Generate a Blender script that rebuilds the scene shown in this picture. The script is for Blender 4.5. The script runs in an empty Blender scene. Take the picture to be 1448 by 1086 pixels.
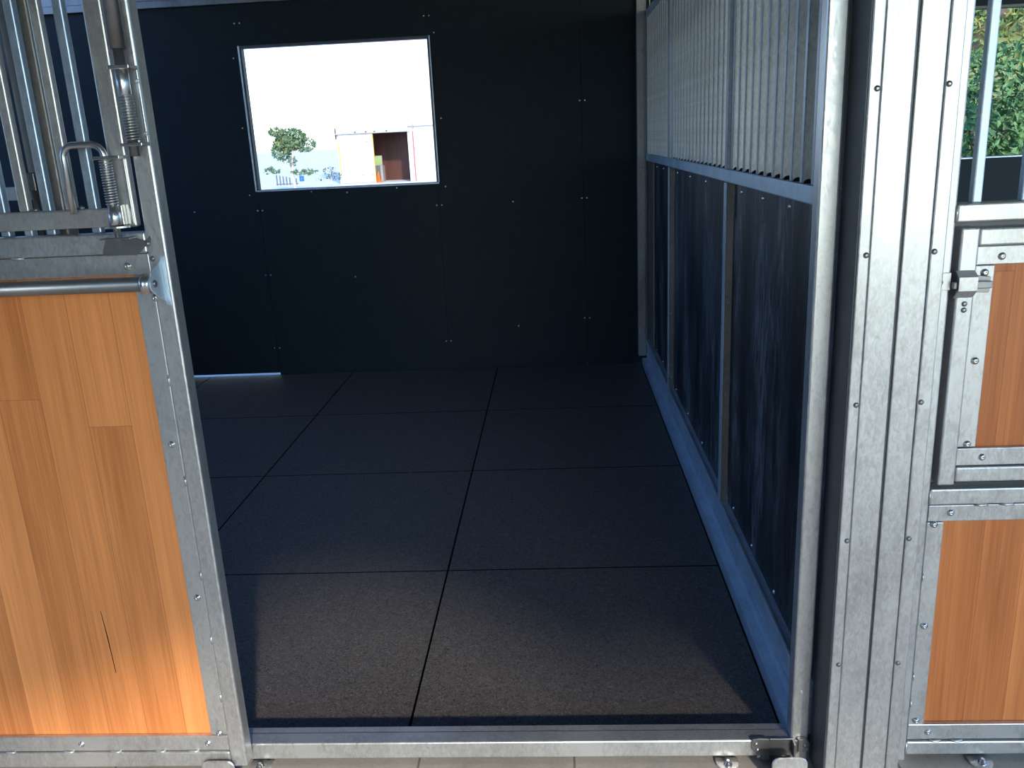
import bpy, bmesh, math, random
from mathutils import Vector, Matrix
random.seed(7)
S = bpy.context.scene
COL = S.collection
PI = math.pi

# ------------------------------------------------------------------ materials
def new_mat(name):
    m = bpy.data.materials.new(name); m.use_nodes = True
    nt = m.node_tree
    return m, nt, nt.nodes['Principled BSDF']

def nd(nt, kind, **kw):
    n = nt.nodes.new(kind)
    for k, v in kw.items(): setattr(n, k, v)
    return n

def ramp(nt, fac, stops):
    r = nd(nt, 'ShaderNodeValToRGB')
    el = r.color_ramp.elements
    while len(el) < len(stops): el.new(0.5)
    for e, (p, c) in zip(el, stops):
        e.position = p; e.color = (*c, 1) if len(c) == 3 else c
    nt.links.new(fac, r.inputs[0])
    return r

def noise(nt, scale, detail=4, rough=.55, vec=None, dist=0):
    n = nd(nt, 'ShaderNodeTexNoise')
    n.inputs['Scale'].default_value = scale; n.inputs['Detail'].default_value = detail
    n.inputs['Roughness'].default_value = rough; n.inputs['Distortion'].default_value = dist
    if vec: nt.links.new(vec, n.inputs['Vector'])
    return n

def mapping(nt, scale, rot=(0, 0, 0), loc=(0, 0, 0)):
    t = nd(nt, 'ShaderNodeTexCoord'); m = nd(nt, 'ShaderNodeMapping')
    m.inputs['Scale'].default_value = scale; m.inputs['Rotation'].default_value = rot
    m.inputs['Location'].default_value = loc
    nt.links.new(t.outputs['Object'], m.inputs['Vector'])
    return m.outputs['Vector']

def bump(nt, b, height, strength, dist=.002):
    k = nd(nt, 'ShaderNodeBump'); k.inputs['Strength'].default_value = strength
    k.inputs['Distance'].default_value = dist
    nt.links.new(height, k.inputs['Height']); nt.links.new(k.outputs[0], b.inputs['Normal'])

def galv(name, lo, hi, r0=.28, r1=.46, metal=.75, big=9):
    m, nt, b = new_mat(name)
    v = mapping(nt, (1, 1, .45))
    n1 = noise(nt, big*.6, 4, .5, v, .2); n2 = noise(nt, 110, 3, .6, v, 1.0)
    mx = nd(nt, 'ShaderNodeMath', operation='MULTIPLY_ADD')
    nt.links.new(n2.outputs['Fac'], mx.inputs[0]); mx.inputs[1].default_value = .75
    nt.links.new(n1.outputs['Fac'], mx.inputs[2])
    c = ramp(nt, mx.outputs[0], [(.55, lo), (1.22, hi)])
    nt.links.new(c.outputs[0], b.inputs['Base Color'])
    rr = nd(nt, 'ShaderNodeMapRange')
    nt.links.new(n2.outputs['Fac'], rr.inputs[0]); rr.inputs[1].default_value = .3; rr.inputs[2].default_value = .7
    rr.inputs[3].default_value = r0; rr.inputs[4].default_value = r1
    nt.links.new(rr.outputs[0], b.inputs['Roughness'])
    b.inputs['Metallic'].default_value = metal
    bump(nt, b, n2.outputs['Fac'], .10, .0015)
    return m

def plain(name, col, rough=.5, metal=0, spec=.5):
    m, nt, b = new_mat(name)
    n = noise(nt, 18, 4)
    t = nd(nt, 'ShaderNodeTexCoord'); nt.links.new(t.outputs['Object'], n.inputs['Vector'])
    c = ramp(nt, n.outputs['Fac'], [(.3, tuple(x*.85 for x in col)), (.7, tuple(min(1, x*1.12) for x in col))])
    nt.links.new(c.outputs[0], b.inputs['Base Color'])
    b.inputs['Roughness'].default_value = rough; b.inputs['Metallic'].default_value = metal
    b.inputs['Specular IOR Level'].default_value = spec
    return m

def wood_mat(name, ca, cb, board=.09, length=1.0, off=0.0):
    m, nt, b = new_mat(name)
    t = nd(nt, 'ShaderNodeTexCoord'); sp = nd(nt, 'ShaderNodeSeparateXYZ'); cm = nd(nt, 'ShaderNodeCombineXYZ')
    nt.links.new(t.outputs['Object'], sp.inputs[0])
    nt.links.new(sp.outputs['Z'], cm.inputs['X']); nt.links.new(sp.outputs['X'], cm.inputs['Y'])
    mp = nd(nt, 'ShaderNodeMapping'); mp.inputs['Location'].default_value = (off, off*.37+.013, 0)
    nt.links.new(cm.outputs[0], mp.inputs['Vector'])
    br = nd(nt, 'ShaderNodeTexBrick', offset=0.0)
    # each row of boards starts at its own random place
    s1 = nd(nt, 'ShaderNodeSeparateXYZ'); nt.links.new(mp.outputs[0], s1.inputs[0])
    dv = nd(nt, 'ShaderNodeMath', operation='DIVIDE'); dv.inputs[1].default_value = board; nt.links.new(s1.outputs['Y'], dv.inputs[0])
    fl = nd(nt, 'ShaderNodeMath', operation='FLOOR'); nt.links.new(dv.outputs[0], fl.inputs[0])
    wn = nd(nt, 'ShaderNodeTexWhiteNoise', noise_dimensions='1D'); nt.links.new(fl.outputs[0], wn.inputs['W'])
    ma = nd(nt, 'ShaderNodeMath', operation='MULTIPLY_ADD'); ma.inputs[1].default_value = length
    nt.links.new(wn.outputs['Value'], ma.inputs[0]); nt.links.new(s1.outputs['X'], ma.inputs[2])
    c2 = nd(nt, 'ShaderNodeCombineXYZ'); nt.links.new(ma.outputs[0], c2.inputs['X']); nt.links.new(s1.outputs['Y'], c2.inputs['Y'])
    jit = c2
    br.inputs['Color1'].default_value = (0, 0, 0, 1); br.inputs['Color2'].default_value = (1, 1, 1, 1)
    br.inputs['Mortar'].default_value = (.5, .5, .5, 1)
    br.inputs['Scale'].default_value = 1; br.inputs['Mortar Size'].default_value = .0004
    br.inputs['Mortar Smooth'].default_value = .1
    br.inputs['Brick Width'].default_value = length; br.inputs['Row Height'].default_value = board
    nt.links.new(jit.outputs[0], br.inputs['Vector'])
    # grain: noise stretched along the boards, shifted per board
    g = nd(nt, 'ShaderNodeMapping'); g.inputs['Scale'].default_value = (3.0, 150, 1)
    ad = nd(nt, 'ShaderNodeVectorMath', operation='ADD'); sc = nd(nt, 'ShaderNodeVectorMath', operation='SCALE')
    sc.inputs['Scale'].default_value = 7.3
    nt.links.new(br.outputs['Color'], sc.inputs[0]); nt.links.new(mp.outputs[0], ad.inputs[0]); nt.links.new(sc.outputs[0], ad.inputs[1])
    nt.links.new(ad.outputs[0], g.inputs['Vector'])
    n = noise(nt, 1.0, 5, .6, g.outputs[0], .8)
    g2 = nd(nt, 'ShaderNodeMapping'); g2.inputs['Scale'].default_value = (1.2, 22, 1)
    nt.links.new(ad.outputs[0], g2.inputs['Vector'])
    n2 = noise(nt, 1.0, 3, .5, g2.outputs[0], .5)
    a1 = nd(nt, 'ShaderNodeMath', operation='MULTIPLY_ADD'); a1.inputs[1].default_value = .55
    nt.links.new(n.outputs['Fac'], a1.inputs[0]); 
    a2 = nd(nt, 'ShaderNodeMath', operation='MULTIPLY'); a2.inputs[1].default_value = .55
    nt.links.new(n2.outputs['Fac'], a2.inputs[0]); nt.links.new(a2.outputs[0], a1.inputs[2])
    a3 = nd(nt, 'ShaderNodeMath', operation='MULTIPLY_ADD'); a3.inputs[1].default_value = .26
    nt.links.new(br.outputs['Color'], a3.inputs[0]); nt.links.new(a1.outputs[0], a3.inputs[2])
    c = ramp(nt, a3.outputs[0], [(.36, ca), (.92, cb)])
    dk = nd(nt, 'ShaderNodeMix', data_type='RGBA', blend_type='MULTIPLY')
    dk.inputs[7].default_value = (.35, .3, .25, 1)
    nt.links.new(br.outputs['Fac'], dk.inputs[0]); nt.links.new(c.outputs[0], dk.inputs[6])
    nt.links.new(dk.outputs[2], b.inputs['Base Color'])
    b.inputs['Roughness'].default_value = .42
    b.inputs['Specular IOR Level'].default_value = .35
    bump(nt, b, a1.outputs[0], .08, .001)
    return m

def rubber_mat_mat():
    m, nt, b = new_mat('mat_rubber')
    v = mapping(nt, (1, 1, 1))
    n = noise(nt, 85, 5, .75, v, 2.2); n2 = noise(nt, 3, 3, .5, v)
    vo = nd(nt, 'ShaderNodeTexVoronoi'); vo.inputs['Scale'].default_value = 75; nt.links.new(v, vo.inputs['Vector'])
    sp = ramp(nt, vo.outputs['Distance'], [(.10, (1, 1, 1)), (.2, (0, 0, 0))])
    c = ramp(nt, n.outputs['Fac'], [(.38, (.030, .026, .023)), (.64, (.20, .175, .155))])
    mx = nd(nt, 'ShaderNodeMix', data_type='RGBA', blend_type='ADD'); mx.inputs[7].default_value = (.13, .125, .12, 1)
    nt.links.new(sp.outputs[0], mx.inputs[0]); nt.links.new(c.outputs[0], mx.inputs[6])
    nt.links.new(mx.outputs[2], b.inputs['Base Color'])
    b.inputs['Roughness'].default_value = .55; b.inputs['Specular IOR Level'].default_value = .5
    bump(nt, b, n.outputs['Fac'], .9, .005)
    return m

def scuffed_rubber():
    m, nt, b = new_mat('panel_rubber')
    v = mapping(nt, (1, 9, 2.2)); v2 = mapping(nt, (1, 2.5, .8))
    n = noise(nt, 2.2, 6, .62, v, 1.6); n2 = noise(nt, 2.0, 3, .5, v2)
    mu = nd(nt, 'ShaderNodeMath', operation='MULTIPLY')
    nt.links.new(n.outputs['Fac'], mu.inputs[0]); nt.links.new(n2.outputs['Fac'], mu.inputs[1])
    c = ramp(nt, mu.outputs[0], [(.15, (.010, .011, .012)), (.27, (.050, .053, .058)), (.38, (.17, .175, .18))])
    nt.links.new(c.outputs[0], b.inputs['Base Color'])
    b.inputs['Roughness'].default_value = .5; b.inputs['Specular IOR Level'].default_value = .35
    bump(nt, b, n.outputs['Fac'], .15, .003)
    return m

def leaf_mat(name, a, bb):
    m, nt, b = new_mat(name)
    v = mapping(nt, (1, 1, 1)); n = noise(nt, 9, 4, .6, v)
    c = ramp(nt, n.outputs['Fac'], [(.3, a), (.7, bb)])
    nt.links.new(c.outputs[0], b.inputs['Base Color'])
    b.inputs['Roughness'].default_value = .55; b.inputs['Specular IOR Level'].default_value = .3
    return m

def ground_mat(name, ca, cb, scale=3, brick=None):
    m, nt, b = new_mat(name)
    v = mapping(nt, (1, 1, 1)); n = noise(nt, scale, 6, .6, v); n2 = noise(nt, 90, 3, .6, v)
    mu = nd(nt, 'ShaderNodeMath', operation='MULTIPLY_ADD'); mu.inputs[1].default_value = .4
    nt.links.new(n2.outputs['Fac'], mu.inputs[0]); nt.links.new(n.outputs['Fac'], mu.inputs[2])
    c = ramp(nt, mu.outputs[0], [(.45, ca), (.95, cb)])
    out = c.outputs[0]
    if brick:
        br = nd(nt, 'ShaderNodeTexBrick'); br.offset = 0
        br.inputs['Scale'].default_value = 1; br.inputs['Brick Width'].default_value = brick
        br.inputs['Row Height'].default_value = brick; br.inputs['Mortar Size'].default_value = .003
        nt.links.new(v, br.inputs['Vector'])
        mx = nd(nt, 'ShaderNodeMix', data_type='RGBA', blend_type='MULTIPLY'); mx.inputs[7].default_value = (.45, .42, .38, 1)
        nt.links.new(br.outputs['Fac'], mx.inputs[0]); nt.links.new(out, mx.inputs[6]); out = mx.outputs[2]
    nt.links.new(out, b.inputs['Base Color']); b.inputs['Roughness'].default_value = .8
    bump(nt, b, mu.outputs[0], .3, .004)
    return m

M = {}
M['steel'] = galv('galvanised_steel', (.40, .392, .38), (.66, .65, .635))
M['steel_skylit'] = galv('skylit_galvanised_steel', (.44, .53, .60), (.70, .80, .88), .30, .46, .42)  # blue sky light is put into this zinc's base colour
M['bright'] = plain('bright_zinc', (.70, .70, .69), .27, .95)
M['dull'] = plain('dull_zinc', (.31, .305, .30), .36, .85)
M['steel_left'] = galv('grille_gate_steel', (.40, .385, .36), (.62, .60, .57))
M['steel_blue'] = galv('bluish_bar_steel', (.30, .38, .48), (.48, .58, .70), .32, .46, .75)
M['steel_bar'] = galv('partition_bar_steel', (.27, .28, .29), (.48, .51, .54), .3, .45, .55)
M['steel_dark'] = galv('dark_post_steel', (.13, .135, .145), (.26, .27, .285), .4, .55, .7)  # darker galvanised tone for the corner post and the beam
M['stain'] = galv('stained_steel', (.13, .115, .10), (.29, .265, .24), .4, .6, .6, 6)
M['spring'] = plain('spring_steel', (.5, .5, .49), .3, .9)
M['wood'] = wood_mat('bamboo_boards', (.46, .135, .034), (.90, .33, .105), .104, 1.9, 1.54)
M['wood2'] = wood_mat('bamboo_boards_panel', (.40, .108, .028), (.78, .265, .08), .10, 2.1, 1.7)
M['mat'] = rubber_mat_mat()
M['mat_edge'] = plain('shaded_mat_edge', (.006, .006, .006), .8, 0, .1)  # near-black sides; the shade in the seams is put into the colour
M['panel'] = scuffed_rubber()
M['black'] = plain('black_rubber_wall', (.0075, .0155, .0225), .58, 0, .22)
M['screw'] = plain('screw_zinc', (.7, .7, .7), .35, .8)
M['dark'] = plain('dark_gap', (.010, .010, .010), .8, 0, .1)
M['dark_metal'] = plain('dark_steel', (.10, .10, .105), .45, .5)
M['paver'] = ground_mat('paver', (.26, .24, .205), (.42, .395, .345), 5, .42)
M['yard'] = ground_mat('pale_yard', (.86, .83, .78), (.96, .94, .90), 2)
M['grass'] = ground_mat('grass_ground', (.13, .17, .05), (.42, .40, .16), 1.6)
M['roof'] = galv('roof_sheet', (.35, .35, .36), (.5, .5, .52), .45, .6, .5, 4)
M['timber'] = plain('roof_lining', (.13, .115, .10), .7)
M['white'] = plain('white_paint', (.84, .83, .80), .5)
M['barn'] = plain('brown_cladding', (.07, .055, .045), .7)
M['yellow'] = plain('yellow_trim', (.80, .42, .06), .5)
M['red'] = plain('red_trim', (.55, .12, .12), .5)
M['wine'] = wood_mat('dark_red_boards', (.05, .016, .013), (.16, .055, .04), .25, 4)
M['greyobj'] = plain('grey_cabinet', (.13, .14, .15), .5)
M['green_pane'] = plain('green_board', (.34, .50, .16), .5)
M['blue'] = plain('blue_plastic', (.05, .17, .42), .4)
M['orange'] = plain('orange_plastic', (.8, .2, .05), .4)
M['leaf_a'] = leaf_mat('tree_leaf', (.055, .115, .045), (.20, .27, .14))
M['leaf_b'] = leaf_mat('bush_leaf', (.055, .15, .055), (.19, .36, .14))
M['leaf_c'] = leaf_mat('hedge_leaf', (.06, .075, .035), (.17, .19, .08))
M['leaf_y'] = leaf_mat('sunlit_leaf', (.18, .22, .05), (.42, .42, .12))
M['bark'] = plain('bark', (.14, .105, .08), .8)
M['bark_glare'] = plain('glare_paled_bark', (.62, .56, .5), .8)  # paled so that the yard's glare is part of the bark colour
M['stone'] = plain('stone', (.38, .35, .32), .8)

# ------------------------------------------------------------------ mesh helpers
class MB:
    def __init__(s): s.bm = bmesh.new()
    def box(s, x0, x1, y0, y1, z0, z1, bev=.0025, seg=2):
        r = bmesh.ops.create_cube(s.bm, size=1)
        vs = r['verts']
        for v in vs:
            v.co = Vector((x0 + (v.co.x+.5)*(x1-x0), y0 + (v.co.y+.5)*(y1-y0), z0 + (v.co.z+.5)*(z1-z0)))
        if bev:
            b = min(bev, .45*min(abs(x1-x0), abs(y1-y0), abs(z1-z0)))
            es = list({e for v in vs for e in v.link_edges})
            bmesh.ops.bevel(s.bm, geom=es, offset=b, segments=seg, affect='EDGES', profile=.5)
        return s
    def cyl(s, p0, p1, r0, r1=None, seg=20, caps=True):
        return s.tube([p0, p1], r0, seg, caps, r1)
    def tube(s, pts, r, seg=14, caps=True, r1=None):
        pts = [Vector(p) for p in pts]; n = len(pts)
        rings = []; up = None
        for i, p in enumerate(pts):
            t = (pts[min(i+1, n-1)] - pts[max(i-1, 0)]).normalized()
            if up is None:
                a = Vector((0, 0, 1)) if abs(t.z) < .9 else Vector((1, 0, 0))
                up = (a - t*a.dot(t)).normalized()
            else:
                up = (up - t*up.dot(t)).normalized()
            sd = t.cross(up)
            rr = r if r1 is None else r + (r1-r)*i/(n-1)
            rings.append([s.bm.verts.new(p + (up*math.cos(2*PI*k/seg) + sd*math.sin(2*PI*k/seg))*rr) for k in range(seg)])
        for a, b in zip(rings, rings[1:]):
            for k in range(seg):
                f = s.bm.faces.new((a[k], a[(k+1) % seg], b[(k+1) % seg], b[k])); f.smooth = True
        if caps:
            s.bm.faces.new(rings[0][::-1]); s.bm.faces.new(rings[-1])
        return s
    def lathe(s, base, axis, prof, seg=20):
        """prof: (height along axis, radius)"""
        ax = Vector(axis).normalized(); a = Vector((0, 0, 1)) if abs(ax.z) < .9 else Vector((1, 0, 0))
        u = (a-ax*a.dot(ax)).normalized(); w = ax.cross(u); base = Vector(base)
        rings = [[s.bm.verts.new(base + ax*h + (u*math.cos(2*PI*k/seg)+w*math.sin(2*PI*k/seg))*max(r, 1e-5)) for k in range(seg)] for h, r in prof]
        for a_, b_ in zip(rings, rings[1:]):
            for k in range(seg):
                f = s.bm.faces.new((a_[k], a_[(k+1) % seg], b_[(k+1) % seg], b_[k])); f.smooth = True
        s.bm.faces.new(rings[0][::-1]); s.bm.faces.new(rings[-1])
        return s
    def prism(s, pts, axis, a0, a1, bev=.0012):
        """polygon pts in the two other axes, extruded from a0 to a1 along axis (0,1,2)"""
        def P(p, a):
            q = list(p); q.insert(axis, a); return Vector(q)
        A = [s.bm.verts.new(P(p, a0)) for p in pts]; B = [s.bm.verts.new(P(p, a1)) for p in pts]
        n = len(pts)
        fs = [s.bm.faces.new(A), s.bm.faces.new(B[::-1])]
        for k in range(n): fs.append(s.bm.faces.new((A[k], B[k], B[(k+1) % n], A[(k+1) % n])))
        bmesh.ops.recalc_face_normals(s.bm, faces=fs)
        if bev:
            es = [e for e in fs[0].edges] + [e for e in fs[1].edges]
            bmesh.ops.bevel(s.bm, geom=list(set(es)), offset=bev, segments=1, affect='EDGES')
        return s
    def build(s, name, mat, parent=None, base=None):
        bmesh.ops.recalc_face_normals(s.bm, faces=s.bm.faces[:])
        me = bpy.data.meshes.new(name)
        o = bpy.data.objects.new(name, me)
        if parent is not None:
            org = Vector(parent['_o']); o.parent = parent
        else:
            if base is None:
                vs = [v.co for v in s.bm.verts]
                base = ((min(v.x for v in vs)+max(v.x for v in vs))/2, (min(v.y for v in vs)+max(v.y for v in vs))/2, min(v.z for v in vs))
            org = Vector(base); o.location = org
        bmesh.ops.translate(s.bm, verts=s.bm.verts[:], vec=-org)
        s.bm.to_mesh(me); s.bm.free()
        me.materials.append(mat)
        o['_o'] = list(org)
        COL.objects.link(o)
        return o

def tag(o, label, cat, group=None):
    o['label'] = label; o['category'] = cat
    if group: o['group'] = group
    return o
def struct(o):
    o['kind'] = 'structure'; return o
def thing(name, loc, label, cat, group=None):
    o = bpy.data.objects.new(name, None); o.empty_display_size = .1
    o.location = loc; o['_o'] = list(loc); COL.objects.link(o)
    return tag(o, label, cat, group)
def box(name, mat, parent, *a, **k):
    return MB().box(*a, **k).build(name, mat, parent)
def dup(o, d):
    c = o.copy(); c.location = o.location + Vector(d); COL.objects.link(c)
    if '_o' in c.keys(): pass
    return c

def mesh_of(mb, name, mat):
    me = bpy.data.meshes.new(name); mb.bm.normal_update(); mb.bm.to_mesh(me); mb.bm.free(); me.materials.append(mat); return me
# rivet-headed bolts share meshes: head points to -Y, or to -X
BOLT = {}
for ax, v in (('y', (0, -1, 0)), ('x', (-1, 0, 0)), ('z', (0, 0, 1))):
    BOLT[ax] = mesh_of(MB().lathe((0, 0, 0), v, [(0, .0085), (.0012, .0085), (.0014, .0062), (.0040, .0055), (.0052, .0032), (.0046, .0020), (.0040, .0015)], 18), 'bolt', M['bright'])
    BOLT['s'+ax] = mesh_of(MB().lathe((0, 0, 0), v, [(0, .0050), (.0012, .0048), (.0022, .0030), (.0012, .0012)], 14), 'screw', M['screw'])
    BOLT['d'+ax] = mesh_of(MB().lathe((0, 0, 0), v, [(0, .0062), (.0010, .0062), (.0014, .0048), (.0030, .0040), (.0034, .002)], 16), 'screw', M['dull'])
def bolt(parent, pos, ax='y', name='bolt'):
    o = bpy.data.objects.new(name, BOLT[ax]); o.parent = parent
    o.location = Vector(pos) - Vector(parent['_o']); COL.objects.link(o); return o

# ------------------------------------------------------------------ camera (at the origin, eye height 1.6 m)
pitch, roll, yaw = math.radians(16.00946721), math.radians(-2.79812005), math.radians(-3.4946091)
cy, sy = math.cos(yaw), math.sin(yaw)
fw = Vector((sy*math.cos(pitch), cy*math.cos(pitch), -math.sin(pitch)))
rt = Vector((cy, -sy, 0)); upv = rt.cross(fw)
c_, s_ = math.cos(roll), math.sin(roll)
r2 = rt*c_ + upv*s_; u2 = -rt*s_ + upv*c_
cam = bpy.data.cameras.new('camera'); co = bpy.data.objects.new('camera', cam); COL.objects.link(co)
mw = Matrix((r2, u2, -fw)).transposed().to_4x4(); mw.translation = Vector((0, 0, 1.6))
co.matrix_world = mw
cam.sensor_width = 36; cam.lens = 36*1211.63/1448; cam.clip_start = .05; cam.clip_end = 500
S.camera = co

# ------------------------------------------------------------------ setting
G = -.012                                     # ground level; the mats lie on it, their tops at zero
FY = 1.925                                    # face of the stall front
BY = 6.03                                     # face of the back wall
struct(MB().box(-14, 14, -14, 1.995, G-.1, G, 0).build('floor', M['paver']))
struct(MB().box(-14, 14, 1.995, BY+.02, G-.1, G, 0).build('floor_stall', M['dark']))
struct(MB().box(-300, 300, BY+.02, 700, G-.1, G, 0).build('floor_yard', M['yard']))

# back wall: black rubber-faced panels meeting at seams, window cut out between two seams
WX0, WX1, WZ0, WZ1 = -2.075, -.812, 1.334, 2.262
TOP = 2.532
mb = MB()
mb.box(-4.2, -2.081, BY, BY+.02, .012, TOP, 0)            # this panel stops short of the floor
mb.box(-2.079, WX1-.002, BY, BY+.035, G-.02, WZ0-.002, 0)
mb.box(-2.079, WX1-.002, BY, BY+.035, WZ1+.002, TOP, 0)
mb.box(WX1, .187, BY, BY+.035, G-.02, TOP, 0)
mb.box(.189, .64, BY, BY+.035, G-.02, TOP, 0)
mb.box(-4.2, -2.085, BY+.021, BY+.035, .3, TOP, 0)
mb.box(-.84, -.78, BY+.036, BY+.05, WZ1+.05, TOP, 0); mb.box(.15, .23, BY+.036, BY+.05, 0, TOP, 0); mb.box(-2.1, -.79, BY+.036, BY+.05, .02, WZ0-.05, 0)
# next stall's share of the wall with its own window
V0, V1 = 2.25, 3.55
mb.box(.645, V0, BY, BY+.035, 0, TOP, 0); mb.box(V1, 5.2, BY, BY+.035, 0, TOP, 0)
mb.box(V0, V1, BY, BY+.035, 0, 1.325, 0); mb.box(V0, V1, BY, BY+.035, 2.265, TOP, 0)
wb = struct(mb.build('wall_back', M['black']))
for x, z in ((-2.095, 2.415), (-2.06, 2.415), (-2.097, 1.192), (-2.062, 1.192), (-2.097, .737), (-2.062, .737), (-2.1, .2), (-2.062, .2),
             (-.83, 1.175), (-.795, 1.175), (-.83, .207), (-.795, .207), (.175, 1.818), (.21, 1.818), (-.83, 2.395), (-.795, 2.395),
             (.175, .34), (.21, .34), (-.30, 1.177), (-2.55, 1.202), (-.3, .3), (-1.45, 1.29), (-1.45, .7), (.175, 1.18), (.21, 1.18),
             (-2.14, 1.30), (-2.13, 2.20), (-.76, 1.30), (-.77, 2.29), (-.76, 1.75), (-2.13, 1.75), (-1.7, 1.305), (-1.1, 1.305)):
    bolt(wb, (x, BY, z), 'sy', 'screw')

def window(name, x0, x1, z0, z1):
    m = MB()
    f, d0, d1 = .018, BY-.004, BY+.05
    m.box(x0, x0+f, d0, d1, z0, z1, .001); m.box(x1-f, x1, d0, d1, z0, z1, .001)
    m.box(x0+f, x1-f, d0, d1, z0, z0+f*.6, .001); m.box(x0+f, x1-f, d0, d1, z1-f, z1, .001)
    o = struct(m.build(name, M['dark_metal']))
    m = MB(); m.box(x0-.004, x0+.006, BY-.014, BY-.0045, z0, z1, .002); m.box(x0+.007, x1, BY-.014, BY-.0045, z0-.002, z0+.008, .002); m.box(x1-.004, x1+.003, BY-.012, BY-.0045, z0+.009, z1, .002)
    m.build('edge_lip', M['steel_skylit'], o)
    return o
window('window_1', WX0-.012, WX1+.01, WZ0-.012, WZ1+.012)
window('window_2', V0, V1, 1.325, 2.265)

# galvanised beam over the back wall and the roof sheet
m = MB(); m.box(-4.4, 5.2, BY-.03, BY+.05, TOP, TOP+.045, .003); m.box(-4.4, 5.2, BY-.012, BY+.05, TOP+.047, 2.80, .003)
beam = struct(m.build('trim_1', M['steel_dark']))
for x in (-2.3, -1.75, -1.2, -.6): bolt(beam, (x, BY-.03, TOP+.024), 'dy', 'screw')
ROOFZ = 3.0
m = MB()
SUN_EL, SUN_AZ = math.radians(24), math.radians(18)       # azimuth from -Y towards +X
def eave(x, z):                                             # eave point that shades the stall front above height z at x
    t = (ROOFZ - z)/math.tan(SUN_EL)
    return (x + t*math.sin(SUN_AZ), FY - t*math.cos(SUN_AZ))
edge = [(-6.0, eave(-6, .1)[1])] + [eave(x, z) for x, z in ((-1.6, .08), (-1.3, .17), (-.95, .33), (-.75, .43), (-.32, .44), (.0, .28), (.225, .13), (.42, .17), (.6, .12), (1.0, -.15))] + [(5.4, eave(1, -.3)[1]), (5.4, 6.6), (-3.1, 6.6), (-3.1, 1.6), (-6.0, 1.6)]
m.prism(edge, 2, ROOFZ, ROOFZ+.06, 0)
struct(m.build('ceiling', M['timber']))  # unseen outer edge invented to cut the sun; left side trimmed for skylight

# left end of the stall: boarded to chest height, left open above to let sky light in
m = MB(); m.box(-4.22, -4.18, 2.0, BY-.005, G, 1.35, 0)
struct(m.build('wall_left', M['panel']))

# rubber mats
SX = [-3.6, -2.6, -1.532, -.466, .572]
SYL = [2.0, 2.976, 4.008, 5.0, 6.022]
rows = ['front row at the sill', 'second row from the sill', 'third row from the sill', 'back row at the wall']
cols = ['far left behind the door', 'left of the left seam', 'between both long seams', 'right end beside the partition']
for j in range(4):
    for i in range(4):
        g = .0035
        o = MB().box(SX[i]+g, SX[i+1]-g, SYL[j]+g, SYL[j+1]-g, G, 0, 0, 1).build('rubber_mat', M['mat'])
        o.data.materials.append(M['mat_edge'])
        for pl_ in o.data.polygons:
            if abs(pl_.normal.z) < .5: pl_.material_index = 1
        tag(o, 'black rubber mat, %s, %s' % (rows[j], cols[i]), 'mat', 'rubber floor mats')

# ------------------------------------------------------------------ door frame: sill, jambs, header
df = thing('door_frame', (-.27, FY, G), 'galvanised steel stall door frame with low sill and jamb beside the column', 'door frame')
m = MB()
m.box(-1.114, .566, FY, FY+.045, .005, .055, .004); m.box(-1.114, .566, FY+.047, FY+.072, .0, .052, .003)
sill = m.build('sill', M['steel'], df)
jr = box('jamb', M['steel'], df, .566, .611, FY, FY+.045, G, 2.3, bev=.005)
jl = box('jamb', M['stain'], df, -1.166, -1.116, FY+.005, FY+.05, G, 2.3, bev=.004)
box('header', M['steel'], df, -1.166, .611, FY, FY+.05, 2.302, 2.38)
tk = MB().box(-2.4, .6, FY-.062, FY-.004, 2.33, 2.37, .003).build('door_track', M['dull'])
tag(tk, 'steel track above the opening that carries the sliding door', 'track')
for x in (-.85, .402):
    m = MB(); pts = [(x-.026, FY-.045), (x+.026, FY-.045)]
    pts = [(x+.03*math.cos(a), FY-.006-.033*math.sin(a)) for a in [k*PI/10 for k in range(11)]] + [(x-.03, FY+.01), (x+.03, FY+.01)]
    m.prism(pts, 2, G, G+.006, .001)
    ft = m.build('foot', M['steel'], df)
    m = MB().lathe((x, FY-.018, G+.006), (0, 0, 1), [(0, .011), (.002, .011), (.002, .0075), (.009, .0075), (.009, .004), (.014, .004)], 12)
    m.build('anchor_bolt', M['bright'], ft)
bolt(df, (.588, FY, .20), 'sy', 'screw')

# ------------------------------------------------------------------ column between the two stall fronts
CY = 1.825
cl = thing('support_column', (.71, CY, G), 'tall galvanised column of folded channels standing between the two stall fronts', 'column')
box('shaded_side', M['dark_metal'], cl, .6205, .6235, CY+.003, CY+.118, G, ROOFZ-.003, bev=.001)  # added plate; the column side's dark reflection is put into its colour
m = MB(); m.box(.624, .6485, CY, CY+.06, G, ROOFZ-.003, .003); m.box(.6485, .709, CY-.0012, CY+.06, G, ROOFZ-.003, .0022)
m.build('front_channel', M['steel'], cl)
m = MB().box(.624, .700, CY+.062, CY+.118, G, ROOFZ-.003, .003)
m.build('rear_channel', M['dark_metal'], cl)
box('groove_strip', M['dark_metal'], cl, .709, .7155, CY+.006, CY+.06, G, ROOFZ-.003, bev=.001)
box('cover_channel', M['steel'], cl, .7155, .7705, CY+.001, CY+.06, G, ROOFZ-.003, bev=.0025)
m = MB(); m.box(.7722, .803, CY+.001, CY+.06, G, ROOFZ-.003, .003)
m.build('edge_angle', M['steel'], cl)
for z in (1.66, 1.33, 1.002, .675, .348, 2.0):
    bolt(cl, (.641, CY, z), 'dy', 'screw'); bolt(cl, (.780, CY+.001, z+.002), 'dy', 'screw')

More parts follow.
